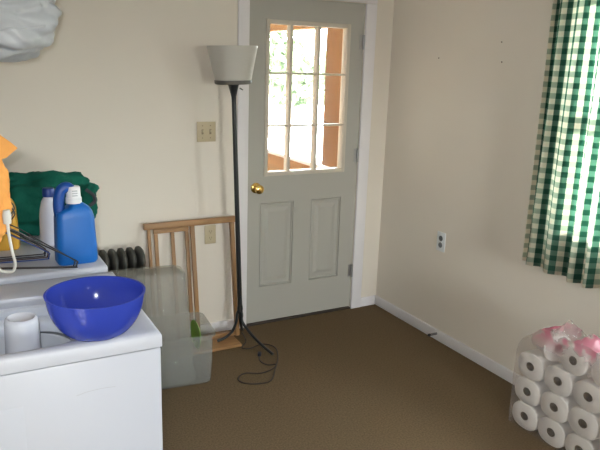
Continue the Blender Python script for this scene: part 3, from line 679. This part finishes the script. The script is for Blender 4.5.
# ------------------------------------------------------------------ clear storage tubs
def tub_secs(x0, x1, y0, y1, z0, z1, taper, rad, wall=.004, rim=.012, up=True):
    """open box, wider at its mouth"""
    cx, cy = (x0+x1)/2, (y0+y1)/2; hx, hy = (x1-x0)/2, (y1-y0)/2
    def rg(e, z): return [(cx+p[0], cy+p[1], z) for p in rrect(hx-e, hy-e, max(rad-e*.5, .01), 7)]
    zz = (lambda t: z0+(z1-z0)*t) if up else (lambda t: z1-(z1-z0)*t)
    s = [rg(taper+.02, zz(0)), rg(taper+.006, zz(.006)), rg(taper, zz(.03)), rg(taper*.5, zz(.5)), rg(.008, zz(.90)), rg(.006, zz(.955)), rg(-rim, zz(.957)), rg(-rim, zz(1.0)), rg(0, zz(1.0)),
         rg(.010+wall, zz(.90)), rg(taper*.5+wall, zz(.5)), rg(taper+wall, zz(.035)), rg(taper+.024, zz(.012))]
    return s
r = empty('storage_tote', (-1.728, -.445, 0)); tag(r, 'low clear plastic storage tote on the carpet beside the washing machine', 'storage tote')
bm = B(); loft(bm, tub_secs(-.285, .285, -.165, .165, .0, .282, .018, .045, rim=.006), True, True); obj('tote_body', bm, M['tote'], r, smooth=50)
r.rotation_euler = (0, 0, math.radians(-6))
r = empty('tall_bin', (-1.765, -.452, .018)); tag(r, 'tall cloudy plastic bin standing upside down inside the clear tote', 'storage bin')
bm = B(); loft(bm, tub_secs(-.262, .232, -.128, .128, .0, .59, .045, .075, rim=.003, up=False), True, True); obj('bin_body', bm, M['tall'], r, smooth=50)
r.rotation_euler = (0, 0, math.radians(-6))
r = empty('plastic_dish', (-1.51, -.40, .125)); tag(r, 'green plastic dish standing on edge inside the clear tote', 'dish')

# ------------------------------------------------------------------ floor lamp
r = empty('floor_lamp', (-1.143, -.225, 0)); tag(r, 'black floor lamp with pale bowl shade standing before the door', 'floor lamp')
top = Vector((-1.201+1.143, 0, 1.524)); hub = Vector((-1.152+1.143, 0, .225))
bm = B(); n = 60; d = top-hub
tube(bm, [hub, hub+d*.5, top], [.0145, .0135, .0125], 20)
obj('pole', bm, M['lamp'], r, smooth=60)
for k in range(3):
    ex, ey, ez = ((-1.286+1.143, -.199+.225, .012), (-1.044+1.143, -.464+.225, .0075), (-1.060+1.143, -.055+.225, .0075))[k]
    e = Vector((ex, ey, ez+.0)); dirv = Vector((ex, ey, 0)).normalized()
    zf = .0105 if k else .0300
    e.z = zf
    pts = spline([hub+Vector((0, 0, .01)), hub+dirv*.016+Vector((0, 0, -.03)), hub+dirv*.022+Vector((0, 0, -.08)), Vector((ex*.35+hub.x*.4, ey*.35, .085)), Vector((ex*.68, ey*.68, .035+zf*.4)), e], 8)
    bm = B(); tube(bm, pts, [.0085]*len(pts), 10); obj('leg', bm, M['lamp'], r, smooth=60)
bm = B(); lathe(bm, [(0, -.028), (.015, -.026), (.018, 0), (.015, .022), (0, .024)], c=hub, seg=18); obj('hub', bm, M['lamp'], r)
ax = (top-hub).normalized(); q = Vector((0, 0, 1)).rotation_difference(ax).to_matrix().to_4x4()
MT = Matrix.Translation(top) @ q
bm = B(); lathe(bm, [(0, -.085), (.012, -.085), (.014, -.055), (.026, -.005), (.032, .015), (0, .018)], seg=24, mtx=MT); obj('socket_cup', bm, M['lamp'], r)
bm = B(); tube(bm, [MT @ Vector((.028, -.02, -.008)), MT @ Vector((.042, -.03, -.018))], .003, 8); obj('switch_knob', bm, M['lamp'], r)
bm = B(); lathe(bm, [(0, .014), (.097, .014), (.102, .018), (.103, .034), (.098, .036), (0, .036)], seg=48, mtx=MT); obj('shade_collar', bm, M['shadering'], r)
bm = B(); lathe(bm, [(.097, .034), (.0995, .036), (.104, .06), (.1365, .212), (.1365, .215), (.1345, .215), (.102, .06), (.097, .04)], seg=56, mtx=MT, closed=True); obj('lamp_shade', bm, M['shade'], r)
bm = B(); lathe(bm, [(0, .036), (.012, .036), (.013, .07), (.026, .10), (.03, .125), (.02, .15), (0, .157)], seg=20, mtx=MT); obj('light_bulb', bm, M['capwhite'], r)
cz = .0042
cp = [(-1.128, -.200, .06), (-1.115, -.235, .015), (-1.150, -.270, cz), (-1.165, -.300, cz), (-1.127, -.322, cz), (-1.032, -.297, cz), (-.985, -.370, cz), (-1.030, -.500, cz+.0), (-1.111, -.628, cz), (-1.187, -.734, cz), (-1.264, -.740, cz), (-1.331, -.700, cz), (-1.338, -.640, cz), (-1.281, -.601, cz), (-1.206, -.636, cz), (-1.136, -.632, cz+.006), (-1.085, -.590, cz+.007), (-1.125, -.560, cz), (-1.142, -.505, cz), (-1.125, -.445, cz)]
bm = B(); tube(bm, [Vector(p)-r.location for p in spline(cp, 8)], .0036, 8); cd = obj('power_cord', bm, M['cord'], r, smooth=60)
bm = B(); box(bm, (-.010, -.018, 0), (.010, .016, .018), .004); box(bm, (-.007, .016, .006), (-.005, .030, .012)); box(bm, (.005, .016, .006), (.007, .030, .012))
pl = obj('plug', bm, M['black'], cd); pl.location = Vector((-1.112, -.424, .001))-r.location; pl.rotation_euler = (0, 0, -.5)

# ------------------------------------------------------------------ toilet paper in its wrapper
RX0, RX1 = -.303, -.193
def roll(name, loc, label, sy=1.0, sz=1.0, upright=False, rx=0.0):
    r = empty(name, loc); tag(r, label, 'toilet paper', 'toilet paper rolls in the plastic pack')
    mt = Matrix.Rotation(math.radians(-90), 4, 'Y') if not upright else Matrix.Identity(4)
    L2 = .055
    bm = B(); lathe(bm, [(.0205, -L2), (.0605, -L2), (.0632, -L2+.003), (.064, -L2+.008), (.064, L2-.008), (.0632, L2-.003), (.0605, L2), (.0205, L2)], seg=40, mtx=mt, closed=True)
    for v in bm.verts:      # squashed against its neighbours: a little squarer than round
        rr = math.hypot(v.co.y, v.co.z)
        if rr > .05:
            cy_, cz_ = abs(v.co.y)/rr, abs(v.co.z)/rr; f = 1/((cy_**2.5+cz_**2.5)**(1/2.5)); f = 1+(f-1)*.9
            v.co.y *= f; v.co.z *= f
    if not upright: bmesh.ops.scale(bm, vec=(1, sy, sz), verts=bm.verts)
    obj('paper', bm, M['paper'], r, smooth=50)
    bm = B(); lathe(bm, [(.0180, -L2+.002), (.0203, -L2+.001), (.0203, L2-.001), (.0180, L2-.002)], seg=28, mtx=mt, closed=True)
    if not upright: bmesh.ops.scale(bm, vec=(1, (1+sy)/2, (1+sz)/2), verts=bm.verts)
    obj('core', bm, M['core'], r, smooth=50)
    return r
ROWS = ['bottom', 'second', 'third']; COLS = ['leftmost', 'second from left', 'third from left', 'rightmost']
YS = [-1.664, -1.819, -1.974, -2.129]
for j in range(3):
    for i in range(4):
        roll('toilet_paper_roll', (-.248+random.uniform(-.003, .003), YS[i]-.000+random.uniform(-.002, .002)+.004*j*0, .0645+.1275*j), f'white toilet paper roll, {COLS[i]} in the {ROWS[j]} row of the pack', 1.195, .985)
roll('toilet_paper_roll', (-.245, -1.880, .4455), 'white toilet paper roll lying on top of the pack with its core showing', 1.05, .985)
rr_ = roll('toilet_paper_roll', (-.235, -1.722, .4465), 'white toilet paper roll turned sideways at the top left of the pack, its core hidden'); rr_.rotation_euler = (0, 0, math.radians(62))
roll('toilet_paper_roll', (-.235, -2.030, .4455), 'white toilet paper roll at the top right edge of the pack', 1.05, .985)
# wrapper
r = empty('plastic_wrapper', (-.245, -1.90, 0)); tag(r, 'clear plastic wrapper with pink print gathered over the toilet paper rolls', 'wrapper')
bm = B(); o = r.location
NX, NY, NZ = 8, 34, 16
X0, X1, Y0, Y1 = -.312, -.180, -2.215, -1.582
def topz(y, x):
    u_ = min(1, max(0, (-1.582-y)/.13)); base = .405+.118*u_**.7
    pk = .075*math.exp(-((y+1.79)/.035)**2)+.055*math.exp(-((y+1.925)/.05)**2)+.02*math.exp(-((y+1.70)/.03)**2)
    c = 1-abs((x-X0)/(X1-X0)-.5)*2
    return base+pk*(.35+.65*c)
G = {}
def vert(key, p):
    if key not in G:
        q = Vector(p); nn = noise.noise_vector(q*14)*.007+noise.noise_vector(q*35)*.003
        if q.z < .02: nn.z = 0
        nn.x = min(abs(nn.x), .006)*(-1 if q.x < -.23 else 1); nn.y = nn.y*.6
        q = q+nn; q.z = max(q.z, .003); G[key] = bm.verts.new(q-o)
    return G[key]
def pos(i, j, k):
    x = X0+(X1-X0)*i/NX; y = Y0+(Y1-Y0)*j/NY; z = topz(y, x)*k/NZ
    e = .022     # round the corners a little
    ty = min(j, NY-j)/NY; 
    f_ = i/NX; y = y-(.055*f_)*(j/NY)**3 if j > NY/2 else y
    if k == NZ:
        cx_ = (X0+X1)/2; x = cx_+(x-cx_)*.86
    return (x, y, z)
def q4(a, b, c, d):
    bm.faces.new([vert(t, pos(*t)) for t in (a, b, c, d)])
for j in range(NY):
    for k in range(NZ):
        for i in (0, NX): q4((i, j, k), (i, j+1, k), (i, j+1, k+1), (i, j, k+1))
for i in range(NX):
    for k in range(NZ):
        for j in (0, NY): q4((i, j, k), (i+1, j, k), (i+1, j, k+1), (i, j, k+1))
    for j in range(NY): q4((i, j, NZ), (i+1, j, NZ), (i+1, j+1, NZ), (i, j+1, NZ))
obj('wrap_film', bm, M['wrap'], r, smooth=25)

# green dish inside the tote
r = [x for x in C.objects if x.name == 'plastic_dish'][0]
r.rotation_euler = (0, 0, 0)
bm = B(); lathe(bm, [(0, 0), (.05, 0), (.07, .008), (.082, .016), (.079, .018), (.068, .011), (.05, .004), (0, .004)], seg=40, mtx=Matrix.Rotation(math.radians(-92), 4, 'Y')); obj('dish_body', bm, M['dish'], r)
r.location = (-1.474, -.395, .190)
